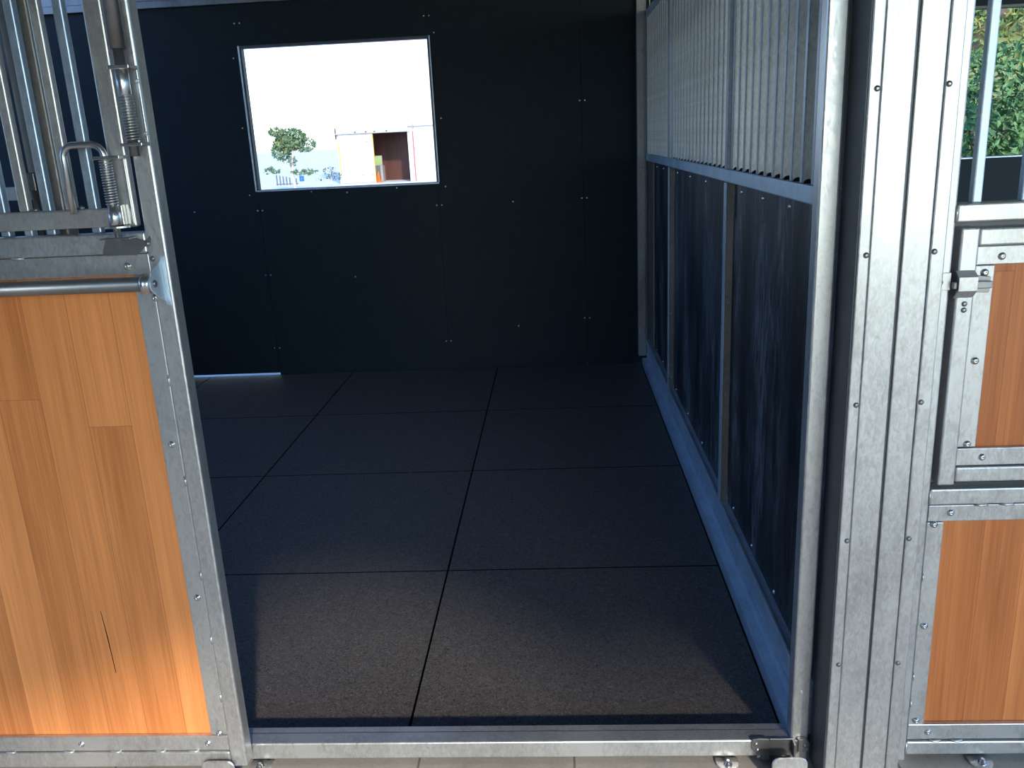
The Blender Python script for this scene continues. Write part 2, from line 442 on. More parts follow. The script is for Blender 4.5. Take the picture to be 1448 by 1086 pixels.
# ------------------------------------------------------------------ stall front panel on the right
XR = 2.3
fp = thing('stall_front_panel', (1.55, FY, G), 'galvanised stall front with bamboo boards, feed hatch and bars, right of the column', 'stall front', 'stall front panels')
box('stile', M['steel'], fp, .812, .862, FY, FY+.045, G, 2.3, bev=.004)
box('stile', M['steel'], fp, XR-.05, XR, FY, FY+.045, G, 2.3, bev=.004)
box('grille_rail', M['steel'], fp, .863, XR-.051, FY-.002, FY+.045, 1.378, 1.418, bev=.004)
box('middle_rail', M['steel'], fp, .863, XR-.051, FY, FY+.045, .712, .753, bev=.004)
box('bottom_rail', M['steel'], fp, .863, XR-.051, FY, FY+.045, .006, .046, bev=.004)
box('top_rail', M['steel'], fp, .863, XR-.051, FY, FY+.045, 2.25, 2.3, bev=.004)
m = MB(); T = .008
m.box(.865, .905, FY+T, FY+.02, .05, .664, .002)
m.build('trim_strip', M['steel'], fp)
box('trim_strip', M['steel'], fp, .865, XR-.055, FY+T-.002, FY+.02, .667, .709, bev=.002)
box('trim_strip', M['steel'], fp, .865, XR-.055, FY+T-.002, FY+.02, .049, .094, bev=.002)
box('wood_infill', M['wood2'], fp, .90, XR-.053, FY+.021, FY+.04, .09, .672, bev=0)
for x, z in ((.917, .690), (.881, .660), (.881, .383), (.884, .106), (.916, .072), (1.2, .690), (1.2, .072)):
    bolt(fp, (x, FY+T-.002, z))
bar = box('bar', M['steel_skylit'], fp, .897, .917, FY+.009, FY+.030, 1.418, 2.25, bev=.003)
for k in range(1, 13): dup(bar, (.1035*k, 0, 0))
for x in (1.3, 1.9):
    m = MB(); m.prism([(x+.03*math.cos(k*PI/10)-.25, FY-.006-.033*math.sin(k*PI/10)) for k in range(11)] + [(x-.28, FY+.01), (x-.22, FY+.01)], 2, G, G+.006, .001)
    ft = m.build('foot', M['steel'], fp)
    MB().lathe((x-.25, FY-.018, G+.006), (0, 0, 1), [(0, .011), (.002, .011), (.002, .0075), (.009, .0075), (.009, .004), (.014, .004)], 12).build('anchor_bolt', M['bright'], ft)
def weld(parent, pts, r, mat):
    MB().tube(pts, r, 8).build('weld_bead', mat, parent)
for x, z in ((.985, .7105), (1.045, .7105), (.935, .0475), (.99, .0475)): weld(fp, [(x-.014, FY+.004, z), (x-.005, FY+.0005, z-.0005), (x+.006, FY+.0005, z), (x+.014, FY+.004, z-.001)], .0035, M['steel'])
for z in (.52, .24, .16): weld(fp, [(.8645, FY+.004, z-.010), (.8648, FY, z), (.8645, FY+.004, z+.010)], .003, M['steel'])
for z in (1.397, .733, .026): weld(fp, [(.8625, FY+.0005, z-.018), (.8625, FY-.001, z), (.8625, FY+.0005, z+.018)], .0022, M['steel'])
# feed hatch
HX = 1.50
m = MB()
m.box(.876, .915, FY-.003, FY+.040, .764, 1.366, .004); m.box(HX-.04, HX, FY-.003, FY+.040, .764, 1.366, .004)
m.box(.9155, HX-.0405, FY-.0025, FY+.040, 1.326, 1.364, .004); m.box(.9155, HX-.0405, FY-.0025, FY+.040, .771, .808, .004)
h = m.build('feed_hatch', M['steel'], fp)
m = MB(); m.box(.9165, .9585, FY+.006, FY+.018, .856, 1.282, .002)
m.build('trim_strip', M['steel'], h)
box('trim_strip', M['steel'], h, .9165, HX-.042, FY+.005, FY+.018, 1.283, 1.324, bev=.002)
box('trim_strip', M['steel'], h, .9165, HX-.042, FY+.005, FY+.018, .810, .853, bev=.002)
box('wood_infill', M['wood2'], h, .952, HX-.045, FY+.019, FY+.034, .848, 1.288, bev=0)
for x, z in ((.970, 1.301), (.937, 1.266), (.936, 1.065), (.938, .864), (.975, .831), (1.2, .831), (1.2, 1.301)): bolt(h, (x, FY+.005, z))
for x, z in ((.896, 1.199), (.896, 1.185)): bolt(h, (x, FY-.003, z), 'dy', 'screw')
# latch: tab screwed to the stile, hooked keeper on the hatch
m = MB().box(.829, .862, FY-.004, FY-.0005, 1.231, 1.270, .001); lt = m.build('latch_tab', M['steel'], fp)
bolt(lt, (.839, FY-.004, 1.249), 'dy', 'screw')
m = MB()
prof = [(FY-.0035, 1.274), (FY-.014, 1.270), (FY-.026, 1.262), (FY-.026, 1.232), (FY-.014, 1.219), (FY-.0035, 1.213),
        (FY-.0035, 1.217), (FY-.012, 1.222), (FY-.023, 1.234), (FY-.023, 1.259), (FY-.012, 1.267), (FY-.0035, 1.271)]
m.prism(prof, 0, .870, .9105, .0006)
m.build('latch_loop', M['steel'], h)
m = MB().prism([(.9175, 1.262), (.944, 1.259), (.9475, 1.256), (.9475, 1.226), (.945, 1.223), (.9175, 1.224)], 1, FY-.004, FY+.004, .001)
m.build('latch_tongue', M['dull'], h)
box('latch_pin', M['dull'], h, .862, .945, FY-.019, FY-.008, 1.235, 1.251, bev=.002)
box('hinge', M['dull'], h, HX-.01, HX+.04, FY-.006, FY-.0035, 1.2, 1.27, bev=.001)
box('stile', M['steel'], fp, 1.525, 1.565, FY, FY+.045, .754, 1.377, bev=.003)
box('wood_infill', M['wood2'], fp, 1.566, XR-.051, FY+.02, FY+.038, .754, 1.377, bev=0)
# closure behind the hatch gap
box('hatch_stop', M['dark_metal'], fp, .8625, 1.53, FY+.0415, FY+.045, .754, 1.377, bev=0)

# ------------------------------------------------------------------ fixed front behind the sliding door, left
lf = thing('stall_front_panel', (-1.75, FY, G), 'barred stall front behind the opened sliding door on the left', 'stall front', 'stall front panels')
m = MB().box(-2.4, -2.35, FY+.005, FY+.05, G, 2.3, .004); m.build('stile', M['steel_skylit'], lf)
box('grille_rail', M['steel_skylit'], lf, -2.349, -1.167, FY+.005, FY+.05, 1.378, 1.418)
box('tie_bar', M['steel_skylit'], lf, -2.349, -1.205, FY+.03, FY+.045, 1.515, 1.545)
box('bottom_rail', M['steel_skylit'], lf, -2.349, -1.167, FY+.005, FY+.05, .006, .046)
box('wood_infill', M['wood2'], lf, -2.349, -1.167, FY+.02, FY+.04, .047, 1.377, bev=0)
b0 = box('bar', M['steel_skylit'], lf, -1.222, -1.202, FY+.006, FY+.028, 1.419, 2.3, bev=.003)
for k in range(1, 11): dup(b0, (-.105*k, 0, 0))
box('edge_strip', M['dull'], lf, -1.188, -1.169, FY+.012, FY+.045, 1.419, 2.3, bev=.002)
m = MB(); m.box(-1.189, -1.169, FY-.001, FY+.010, 1.535, 1.575, .002); m.cyl((-1.179, FY+.004, 1.419), (-1.179, FY+.004, 1.54), .005)
m.build('drop_bolt', M['dull'], lf)

# ------------------------------------------------------------------ sliding door
DY, DT = 1.855, .045
XL = -2.30
sd = thing('sliding_door', (-1.58, DY, .04), 'sliding stall door of bamboo boards in galvanised frame, pushed open to the left', 'door')
DTOP = 2.28
box('stile', M['steel'], sd, -.903, -.860, DY, DY+DT, .04, DTOP, bev=.005)
box('stile', M['steel'], sd, XL, XL+.045, DY, DY+DT, .04, DTOP, bev=.005)
box('middle_rail', M['steel'], sd, XL+.046, -.9035, DY, DY+DT, 1.394, 1.439, bev=.004)
box('bottom_rail', M['steel'], sd, XL+.046, -.9035, DY, DY+DT, .041, .086, bev=.004)
box('top_rail', M['steel'], sd, XL+.046, -.9035, DY, DY+DT, DTOP-.045, DTOP, bev=.004)
ty = DY+.007
tr = box('trim_strip', M['steel'], sd, -.948, -.9045, ty, ty+.01, .135, 1.345, bev=.002)
tr = box('trim_strip', M['steel'], sd, XL+.047, -.9045, ty-.002, ty+.01, 1.346, 1.3925, bev=.002)
tr = box('trim_strip', M['steel'], sd, XL+.047, -.9045, ty-.002, ty+.01, .0885, .133, bev=.002)
box('wood_infill', M['wood'], sd, XL+.046, -.942, ty+.011, ty+.03, .128, 1.352, bev=0)
for x, z in ((-.956, 1.366), (-.924, .943), (-.9235, .538), (-.924, .141), (-.959, .110), (-1.302, .110), (-1.65, .11), (-1.3, 1.366), (-1.65, 1.366)):
    bolt(sd, (x, ty-.002 if abs(z-.54) > .1 and abs(z-.943) > .1 else ty, z))
bolt(sd, (-.8945, DY, 1.381), 'dy', 'screw')
# weld beads along trims
def weld(parent, pts, r, mat):
    MB().tube(pts, r, 8).build('weld_bead', mat, parent)
for x in (-1.09, -1.21, -1.34, -1.0, -1.5): weld(sd, [(x-.014, DY+.004, .0875), (x-.004, DY+.001, .0878), (x+.006, DY+.001, .0876), (x+.014, DY+.004, .0873)], .0035, M['steel'])
for z in (.42, .25, .6, .85, 1.1): weld(sd, [(-.9038, DY+.004, z-.012), (-.9036, DY+.001, z), (-.9038, DY+.004, z+.012)], .003, M['steel'])
weld(sd, [(-1.215, DY+.003, 1.3932), (-1.2, DY-.001, 1.3928), (-1.187, DY+.003, 1.393)], .0045, M['steel'])
m = MB(); m.prism([(-1.186, .50), (-1.1845, .495), (-1.1795, .42), (-1.1765, .32), (-1.178, .315), (-1.1815, .41)], 1, ty+.0106, ty+.0112, 0)
m.build('crack', M['dark'], sd)
# rear bars
b0 = box('bar', M['steel_blue'], sd, -1.033, -1.012, DY+.0235, DY+.044, 1.4395, DTOP-.046, bev=.003)
for k in range(1, 12): dup(b0, (-.105*k, 0, 0))
# grille gate hung in the upper half of the door, in front of the bars
gy0, gy1 = DY-.001, DY+.021
m = MB()
m.box(-.957, -.916, gy0, gy1, 1.452, DTOP-.06, .004); m.box(XL+.06, XL+.1, gy0, gy1, 1.452, DTOP-.06, .004)
m.box(XL+.1005, -.9575, gy0+.001, gy1, 1.453, 1.4935, .004); m.box(XL+.1005, -.9575, gy0+.001, gy1, DTOP-.1, DTOP-.061, .004)
gg = m.build('grille_gate', M['steel_left'], sd)
b0 = box('bar', M['steel_left'], gg, -1.072, -1.050, gy0+.003, gy1, 1.494, DTOP-.1005, bev=.003)
for k in range(1, 11): dup(b0, (-.1045*k, 0, 0))
for x in (-1.043, -1.147): MB().lathe((x+.003, DY+.012, 1.4935), (0, 0, 1), [(0, .006), (.005, .005), (.008, .001)], 10).build('weld_bead', M['dull'], gg)

def helix(x, y, z0, z1, r, wire, turns):
    n = turns*12
    return [(x+r*math.cos(2*PI*k/12), y+r*math.sin(2*PI*k/12), z0+(z1-z0)*k/n) for k in range(n+1)]
# upper spring bolt on the door stile
ux, uy = -.8815, 1.828
sb = MB().cyl((ux, uy, 1.812), (ux, uy, DTOP-.08), .0155, seg=24).build('spring_bolt', M['dull'], sd)
MB().cyl((ux, uy, 1.60), (ux, uy, 1.814), .0105, seg=20).build('rod', M['dull'], sb)
m = MB().lathe((ux-.002, uy, 1.72), (0, 0, 1), [(0, .012), (.002, .0135), (.052, .0145), (.054, .012)], 24); m.build('collar', M['bright'], sb)
MB().tube(helix(ux, uy, 1.630, 1.722, .0120, .0018, 16), .0022, 6).build('spring', M['spring'], sb)
m = MB(); m.box(-.905, -.860, uy-.014, DY-.0005, 1.773, 1.7805, .001); m.box(-.905, -.858, uy-.014, DY-.0005, 1.6205, 1.627, .001)
m.box(-.8665, -.8605, DY-.004, DY-.0005, 1.6275, 1.7725, .0008)
m.build('bracket', M['bright'], sb)
for x, z in ((-.8615, 1.75), (-.8615, 1.645)): bolt(sb, (x-.002, DY-.004, z), 'sy', 'screw')
# lower spring bolt with bent handle on the grille gate
lx, ly = -.9495, 1.828
hz = 1.628
pts = []
def arc(cx, cz, r, a0, a1, n=8): return [(cx+r*math.cos(a0+(a1-a0)*k/n), ly, cz+r*math.sin(a0+(a1-a0)*k/n)) for k in range(n+1)]
pts = [(-1.0385, ly, 1.486)] + arc(-1.0385+.024, hz-.024, .024, PI, PI/2) + arc(lx-.026, hz-.026, .026, PI/2, 0) + [(lx, ly, 1.424)]
lb = MB().tube(pts, .0072, 16).build('spring_bolt', M['bright'], sd)
m = MB(); m.box(-.972, -.912, ly-.013, DY-.0015, 1.5962, 1.6035, .001); m.box(-.9265, -.9195, DY-.005, DY-.0015, 1.458, 1.596, .0008)
m.build('bracket', M['bright'], lb)
MB().tube(helix(lx, ly, 1.501, 1.595, .0115, .0017, 17), .0020, 6).build('spring', M['spring'], lb)
MB().lathe((lx, ly, 1.459), (0, 0, 1), [(0, .0125), (.001, .0138), (.028, .0135), (.029, .0125), (.0295, .0118), (.041, .0115), (.042, .009)], 8).build('collar', M['bright'], lb)
m = MB().box(-.9665, -.9345, ly+.008, DY-.002, 1.458, 1.501, .0015); m.build('guide_block', M['bright'], lb)
MB().prism([(lx+.029*math.cos(a), ly+.004-.019*math.sin(a)) for a in [k*2*PI/24 for k in range(24)]], 2, 1.4525, 1.4575, .001).build('washer_plate', M['bright'], lb)
# keeper plate for the bolt, bent up at the right end
m = MB()
m.prism([(-.989, 1.4315), (-.932, 1.432), (-.918, 1.4265), (-.902, 1.4215), (-.890, 1.432), (-.8875, 1.4255), (-.892, 1.4105), (-.905, 1.4085), (-.917, 1.397), (-.928, 1.3905), (-.945, 1.3915), (-.998, 1.3915), (-1.0025, 1.395), (-1.0005, 1.405)], 1, DY-.0045, DY-.0005, .0008)
m.box(-.985, -.918, DY-.040, DY-.0045, 1.429, 1.4325, .001)
kp = m.build('keeper_plate', M['dull'], sd)
m = MB(); m.box(-.975, -.925, DY-.037, DY-.006, 1.4326, 1.4335, .0004); m.build('slot_rim', M['bright'], kp)
bolt(kp, (-.8985, DY-.0045, 1.4145), 'dy', 'screw')
# pull bar across the door with flared end plate
py, pz = 1.800, 1.334
MB().cyl((XL+.03, py, pz), (-.899, py, pz), .0165, seg=28).build('pull_bar', M['dull'], sd)
m = MB()
prof = [(DY-.001, 1.385), (DY-.004, 1.385)]
for k in range(0, 11):
    a = k/10; prof.append((DY-.006-.058*(a*a*(3-2*a)), 1.383-.030*a))
prof += [(py-.019*math.sin(t), pz+.019*math.cos(t)) for t in [PI*(.12+.76*k/8) for k in range(9)]]
for k in range(0, 11):
    a = 1-k/10; prof.append((DY-.006-.050*(a*a*(3-2*a)), 1.279+.036*a))
prof += [(DY-.001, 1.277)]
m.prism(prof, 0, -.8765, -.8725, .0006)
m.box(-.8725, -.8645, DY-.006, DY-.0005, 1.277, 1.386, .001)
ep = m.build('end_plate', M['steel_skylit'], sd)
MB().lathe((-.899, py, pz), (1, 0, 0), [(0, .018), (.003, .0225), (.011, .0235), (.014, .021), (.018, .0225), (.0222, .019)], 28).build('end_cap', M['bright'], sd)
MB().lathe((-.8725, py, pz), (1, 0, 0), [(0, .008), (.003, .008), (.005, .004)], 12).build('end_bolt', M['dull'], ep)
bolt(sd, (-.902, DY-.0005, 1.294), 'y')
for x in (-1.3, -2.1): box('hanger', M['dull'], sd, x-.03, x+.03, DY+.018, DY+.026, DTOP, 2.331, bev=.001)

# ------------------------------------------------------------------ guides at the foot of the door opening
def guide(x, label, side):
    g = thing('door_guide', (x, FY-.04, G), label, 'door guide', 'sliding door guides')
    m = MB()
    if side > 0:
        m.prism([(x-.075, .064), (x-.06, .0665), (x-.033, .065), (x-.03, .055), (x-.03, .0), (x-.05, .0), (x-.066, .022), (x-.076, .034)], 1, FY-.010, FY-.0005, .0015)
        m.box(x-.030, x+.034, FY-.006, FY-.0005, .012, .063, .001)
        m.box(x+.026, x+.031, FY-.028, FY-.006, .018, .062, .001)
        m.prism([(x+.040, .066), (x+.062, .066), (x+.068, .060), (x+.068, .030), (x+.040, .028)], 1, FY-.014, FY-.0005, .002)
        m.box(x+.031, x+.042, FY-.010, FY-.0005, .02, .06, .001)
    m.box(x-.03, x+.03, FY-.085, FY-.001, G+.004, G+.010, .001)
    m.build('bracket', M['dull'], g)
    n = 8; W, T_, Bz, r = .044, .073, G, .02
    pl = [(x-W, Bz), (x+W, Bz)] + [(x+W-r+r*math.cos(k*PI/2/n), T_-r+r*math.sin(k*PI/2/n)) for k in range(n+1)] + [(x-W+r-r*math.sin(k*PI/2/n), T_-r+r*math.cos(k*PI/2/n)) for k in range(n+1)]
    m = MB().prism(pl, 1, FY-.091, FY-.085, .0018); m.build('face_plate', M['steel'], g)
    if side > 0:
        for z in (.05, .032, .012): bolt(g, (x-.066 + (.05-z)*.22, FY-.010, z), 'dy', 'screw')
        bolt(g, (x+.058, FY-.014, .048), 'dy', 'screw')
guide(.541, 'galvanised door guide bracket with rounded plate at the foot of the jamb beside the column', 1)
guide(-.931, 'rounded steel guide plate in front of the bottom right corner of the bamboo sliding door', -1)

# ------------------------------------------------------------------ partition on the right of the stall
PX = .61
pt = thing('stall_partition', (.63, 4.0, G), 'steel partition with vertical bars above black rubber panels on the right of the stall', 'partition')
PY0, PY1 = 1.975, 5.975
m = MB(); m.box(.576, .608, PY0, BY-.06, G, .048, .004); m.build('kick_rail', M['steel_skylit'], pt)
m = MB(); m.box(.607, .650, PY0, PY1, .03, .083, .005); m.box(.613, .650, PY0, PY1, .084, .142, .003); m.box(.603, .650, PY0, PY1, .143, .187, .006)
m.build('bottom_rail', M['steel_skylit'], pt)
box('ledge_strip', M['steel_skylit'], pt, .6005, .6095, PY0+.05, PY1-.02, .1875, .1925, bev=.0022)
box('middle_rail', M['steel_skylit'], pt, PX, .650, PY0, PY1, 1.411, 1.456, bev=.004)
box('top_rail', M['steel_skylit'], pt, PX, .650, PY0, PY1, 2.30, 2.345, bev=.004)
ST = [(3.15, 3.19), (4.735, 4.775)]
for a, b in ST:
    box('stile_lit_face', M['steel_skylit'], pt, .6025, .6065, a-.001, b, .1885, 1.4105, bev=.0015)  # thin plate carries the stile's sky-lit side as a lighter colour
    m = MB(); m.box(.607, .632, a, b, .1885, 1.4105, .002);
    stl = m.build('stile', M['stain'], pt)
    box('bar', M['steel_bar'], pt, .603, .648, a, b, 1.4565, 2.2995, bev=.003)
    for z in (.25, .62, .98): bolt(pt, (.618, a, z), 'dy', 'bolt')
yb = [(PY0, 3.145), (3.195, 4.73), (4.78, PY1)]
for a, b in yb:
    p = box('rubber_panel', M['panel'], pt, .634, .645, a+.002, b-.002, .1885, 1.4105, bev=0)
    n = 4
    for k in range(n):
        bolt(pt, (.634, a+.12+(b-a-.24)*k/(n-1), 1.385), 'x', 'bolt'); bolt(pt, (.634, a+.12+(b-a-.24)*k/(n-1), .212), 'x', 'bolt')
y = 2.06; b0 = None
ys = []
k = 0
y = 2.032
while y < 5.95:
    if all(not (a-.03 < y < b+.02) for a, b in ST): ys.append(y)
    y += .0975
for i, y in enumerate(ys):
    if b0 is None: b0 = box('bar', M['steel_bar'], pt, .612, .644, y, y+.02, 1.4565, 2.2995, bev=.003); y0 = y
    else: dup(b0, (0, y-y0, 0))
    if i == 0:
        dn = MB().prism([(.616+.012*math.cos(k*PI/8)+.013, 1.4562+.011*math.sin(k*PI/8)) for k in range(9)], 1, y-.003, y-.0005, 0).build('drain_notch', M['dark'], pt)
    elif y < 4.7: dup(dn, (0, y-y0, 0))
m = MB(); m.box(.549, .604, BY-.052, BY-.004, .06, 2.9, .003); m.box(.6045, .612, BY-.048, BY-.004, .06, 2.9, .002)
cp = m.build('corner_post', M['steel_dark'], pt)
for z in (.25, .62, 1.0, 1.37, 1.74, 2.1, 2.45):
    bolt(cp, (.562, BY-.052, z), 'dy', 'screw'); bolt(cp, (.59, BY-.052, z), 'dy', 'screw')
for i, z0 in enumerate((.19,)):
    box('end_angle', M['stain'], pt, .622, .633, PY1-.30, PY1-.01, .19, 1.409, bev=.002)

# ------------------------------------------------------------------ outside, seen through the windows
def leaves(blobs, n, size, flat=.0):
    """scatter folded leaves on and in ellipsoids (cx,cy,cz,rx,ry,rz)"""
    vs, fs = [], []
    wts = [b[3]*b[4]*b[5] for b in blobs]
    for _ in range(n):
        b = random.choices(blobs, wts)[0]
        while True:
            d = Vector((random.uniform(-1, 1), random.uniform(-1, 1), random.uniform(-1, 1)))
            if .05 < d.length < 1: break
        d = d.normalized()*(d.length**.45)
        c = Vector((b[0]+d.x*b[3], b[1]+d.y*b[4], b[2]+d.z*b[5]))
        t = Vector((random.gauss(0, 1), random.gauss(0, 1), random.gauss(0, 1)-.3)).normalized()
        nn = (d + Vector((random.gauss(0, .6), random.gauss(0, .6), random.gauss(0, .6)))).normalized()
        sdv = t.cross(nn)
        if sdv.length < .01: continue
        sdv.normalize(); s = size*random.uniform(.6, 1.35); nn = sdv.cross(t)
        k = len(vs)
        vs += [c - t*s, c + sdv*s*.42 + nn*s*.12, c + t*s, c - sdv*s*.42 + nn*s*.12, c]
        fs += [(k, k+1, k+4), (k+1, k+2, k+4), (k+2, k+3, k+4), (k+3, k, k+4)]
    return vs, fs
def plant(name, label, cat, base, blobs, n, size, leafm, stems, group=None, extra=None):
    t = thing(name, base, label, cat, group)
    B = Vector(base)
    def fol(bl, n_, s_, mt):
        vs, fs = leaves(bl, n_, s_)
        me = bpy.data.meshes.new('foliage'); me.from_pydata([tuple(Vector(v)-B) for v in vs], [], fs); me.materials.append(mt)
        o = bpy.data.objects.new('foliage', me); o.parent = t; COL.objects.link(o)
    fol(blobs, n, size, leafm)
    if extra: fol(*extra)
    m = MB()
    for p, r0, r1 in stems: m.tube(p, r0, 8, True, r1)
    m.build('trunk', M['bark_glare'] if base[1] > 25 else M['bark'], t)
    return t

# tree with a leaning crown in the yard
ty_ = 33.0; q = ty_/30
tree_bl = [(-8.95*q, ty_, 1.98, .55, .5, .36), (-8.55*q, ty_+.1, 1.72, .45, .4, .26), (-9.35*q, ty_, 1.50, .38, .4, .34), (-9.15*q, ty_, 1.78, .5, .4, .3),
           (-9.45*q, ty_, 2.22, .3, .3, .18), (-9.0*q, ty_, 1.15, .16, .2, .22), (-9.75*q, ty_, .82, .35, .3, .12), (-8.65*q, ty_, .72, .55, .3, .10)]
plant('yard_tree', 'green leafy tree in the bright yard, seen through the stall window', 'tree', (-9.0*q, ty_, G), tree_bl, 1700, .085, M['leaf_a'],
      [([(-9.0*q, ty_, G), (-9.05*q, ty_, .7), (-8.95*q, ty_, 1.5), (-8.8*q, ty_, 2.0)], .07, .03), ([(-9.05*q, ty_, .7), (-9.3*q, ty_, 1.2), (-9.5*q, ty_, 1.8)], .045, .02)],
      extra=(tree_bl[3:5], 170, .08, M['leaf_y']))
# low fence under the tree
fn = thing('picket_fence', (-12.4, 40.0, G), 'low dark picket fence below the tree in the yard', 'fence')
for k in range(7):
    x = -12.86+.15*k
    MB().box(x, x+.06, 40.0, 40.03, G, .46-.03*k, .004).build('picket', M['greyobj'], fn)
box('rail', M['greyobj'], fn, -12.9, -11.85, 40.031, 40.06, .02, .06, bev=.004)
# small blue drum
bn = thing('drum', (-12.83, 44, G), 'small blue drum on the ground right of the tree in the yard', 'drum')
MB().lathe((-12.83, 44, G), (0, 0, 1), [(0, .10), (.02, .115), (.10, .118), (.11, .124), (.12, .118), (.24, .112)], 20).build('body', M['blue'], bn)
MB().lathe((-12.83, 44, G+.241), (0, 0, 1), [(0, .120), (.02, .120), (.025, .1)], 20).build('lid', M['blue'], bn)
plant('shrub', 'low sparse shrub beside the corner of the white shed', 'shrub', (-9.5, 36.9, G), [(-9.55, 36.9, .62, .32, .3, .18), (-9.35, 36.9, .38, .35, .3, .16), (-9.95, 36.9, .3, .3, .25, .08)], 130, .06, M['leaf_c'],
      [([(-9.5, 36.9, G), (-9.5, 36.9, .5)], .02, .01)])

# white shed with its sliding leaf pushed left
SYD = 38.0; k_ = 38.0/34
def sx(x): return x*k_
def sz(z): return 1.6+(z-1.6)*k_
sh = thing('shed', (-7.5, SYD, G), 'white shed with open sliding leaf and dark red boarded inside, seen through the stall window', 'shed')
X0, X1, X2, X3 = sx(-8.39), sx(-7.01), sx(-5.63), sx(-3.2)
H = 6.5
m = MB()
m.box(X0, X1+.02, SYD, SYD+.12, G, H, .01); m.box(X2, X3, SYD, SYD+.12, G, H, .01); m.box(X1+.02, X2, SYD, SYD+.12, sz(2.02), H, .01)
m.box(X0, X0+.12, SYD+.121, SYD+6, G, H, .01); m.box(X3-.12, X3, SYD+.121, SYD+6, G, H, .01); m.box(X0, X3, SYD+6, SYD+6.12, G, H, .01)
m.build('wall', M['white'], sh)
box('roof', M['white'], sh, X0-.2, X3+.2, SYD-.25, SYD+6.3, H, H+.12, bev=.02)
box('inner_wall', M['wine'], sh, X1-.6, X2+1.2, SYD+2.4, SYD+2.45, G, 3.0, bev=0)
leafd = box('sliding_leaf', M['white'], sh, sx(-8.28), sx(-6.98), SYD-.14, SYD-.08, .06, sz(1.99), bev=.01)
box('edge_trim', M['yellow'], leafd, sx(-8.28)-.045, sx(-8.28)-.001, SYD-.15, SYD-.075, .5, sz(1.72), bev=.004)
box('edge_trim', M['yellow'], leafd, sx(-6.98)+.001, sx(-6.98)+.035, SYD-.15, SYD-.075, .06, sz(1.99), bev=.004)
for x, z in ((sx(-7.2), sz(1.72)), (sx(-7.45), .35), (sx(-7.05), .35)):
    MB().box(x-.025, x+.025, SYD-.155, SYD-.141, z-.03, z+.03, .004).build('fitting', M['greyobj'], leafd)
m = MB(); m.box(sx(-8.40), sx(-5.5), SYD-.2, SYD-.06, sz(2.02), sz(2.065), .005); m.build('track', M['stone'], sh)
for x in (-8.38,): box('corner_trim', M['bark'], sh, sx(x)-.06, sx(x)-.002, SYD-.05, SYD+.05, sz(1.85), sz(2.26), bev=.004)
for x in (-7.62, -7.2, -6.87, -6.4): MB().box(sx(x)-.03, sx(x)+.03, SYD-.22, SYD-.05, sz(2.066), sz(2.11), .004).build('roller', M['bark'], sh)
box('jamb_trim', M['red'], sh, sx(-5.44), sx(-5.39), SYD-.03, SYD-.001, G, sz(2.03), bev=.004)
box('gutter', M['stone'], sh, sx(-5.6), sx(-4.4), SYD-.12, SYD-.002, sz(2.20), sz(2.23), bev=.01)
box('downpipe', M['stone'], sh, sx(-5.42), sx(-5.36), SYD-.1, SYD-.002, sz(2.10), sz(2.30), bev=.01)
# cabinet and board standing inside the shed
cb = thing('cabinet', (sx(-6.92), SYD+.9, G), 'dark grey cabinet with pale edge standing inside the open shed', 'cabinet')
q2 = (SYD+.9)/34
box('body', M['greyobj'], cb, -7.2*q2, -6.78*q2, SYD+.9, SYD+1.4, G, 1.6-.80*q2, bev=.01)
box('edge', M['stone'], cb, -6.779*q2, -6.69*q2, SYD+.88, SYD+1.4, G, 1.6-.80*q2, bev=.01)
pb = thing('notice_board', (-6.9*q2, SYD+1.0, 1.6-.79*q2), 'green board with grey frame standing on the cabinet inside the shed', 'board')
m = MB(); m.box(-7.2*q2, -6.72*q2, SYD+1.1, SYD+1.16, 1.6-.798*q2, 1.6-.42*q2, .01); m.build('frame', M['stone'], pb)
box('face', M['green_pane'], pb, -7.18*q2, -6.76*q2, SYD+1.085, SYD+1.099, 1.6-.75*q2, 1.6-.46*q2, bev=0)
MB().lathe((-6.83*q2, SYD+.6, G), (0, 0, 1), [(0, .2), (.03, .2), (.03, .13), (.45, .03), (.46, .01)], 16).build('traffic_cone', M['orange'])
cn = bpy.data.objects['traffic_cone']; tag(cn, 'orange cone on the floor in front of the cabinet in the shed', 'cone')

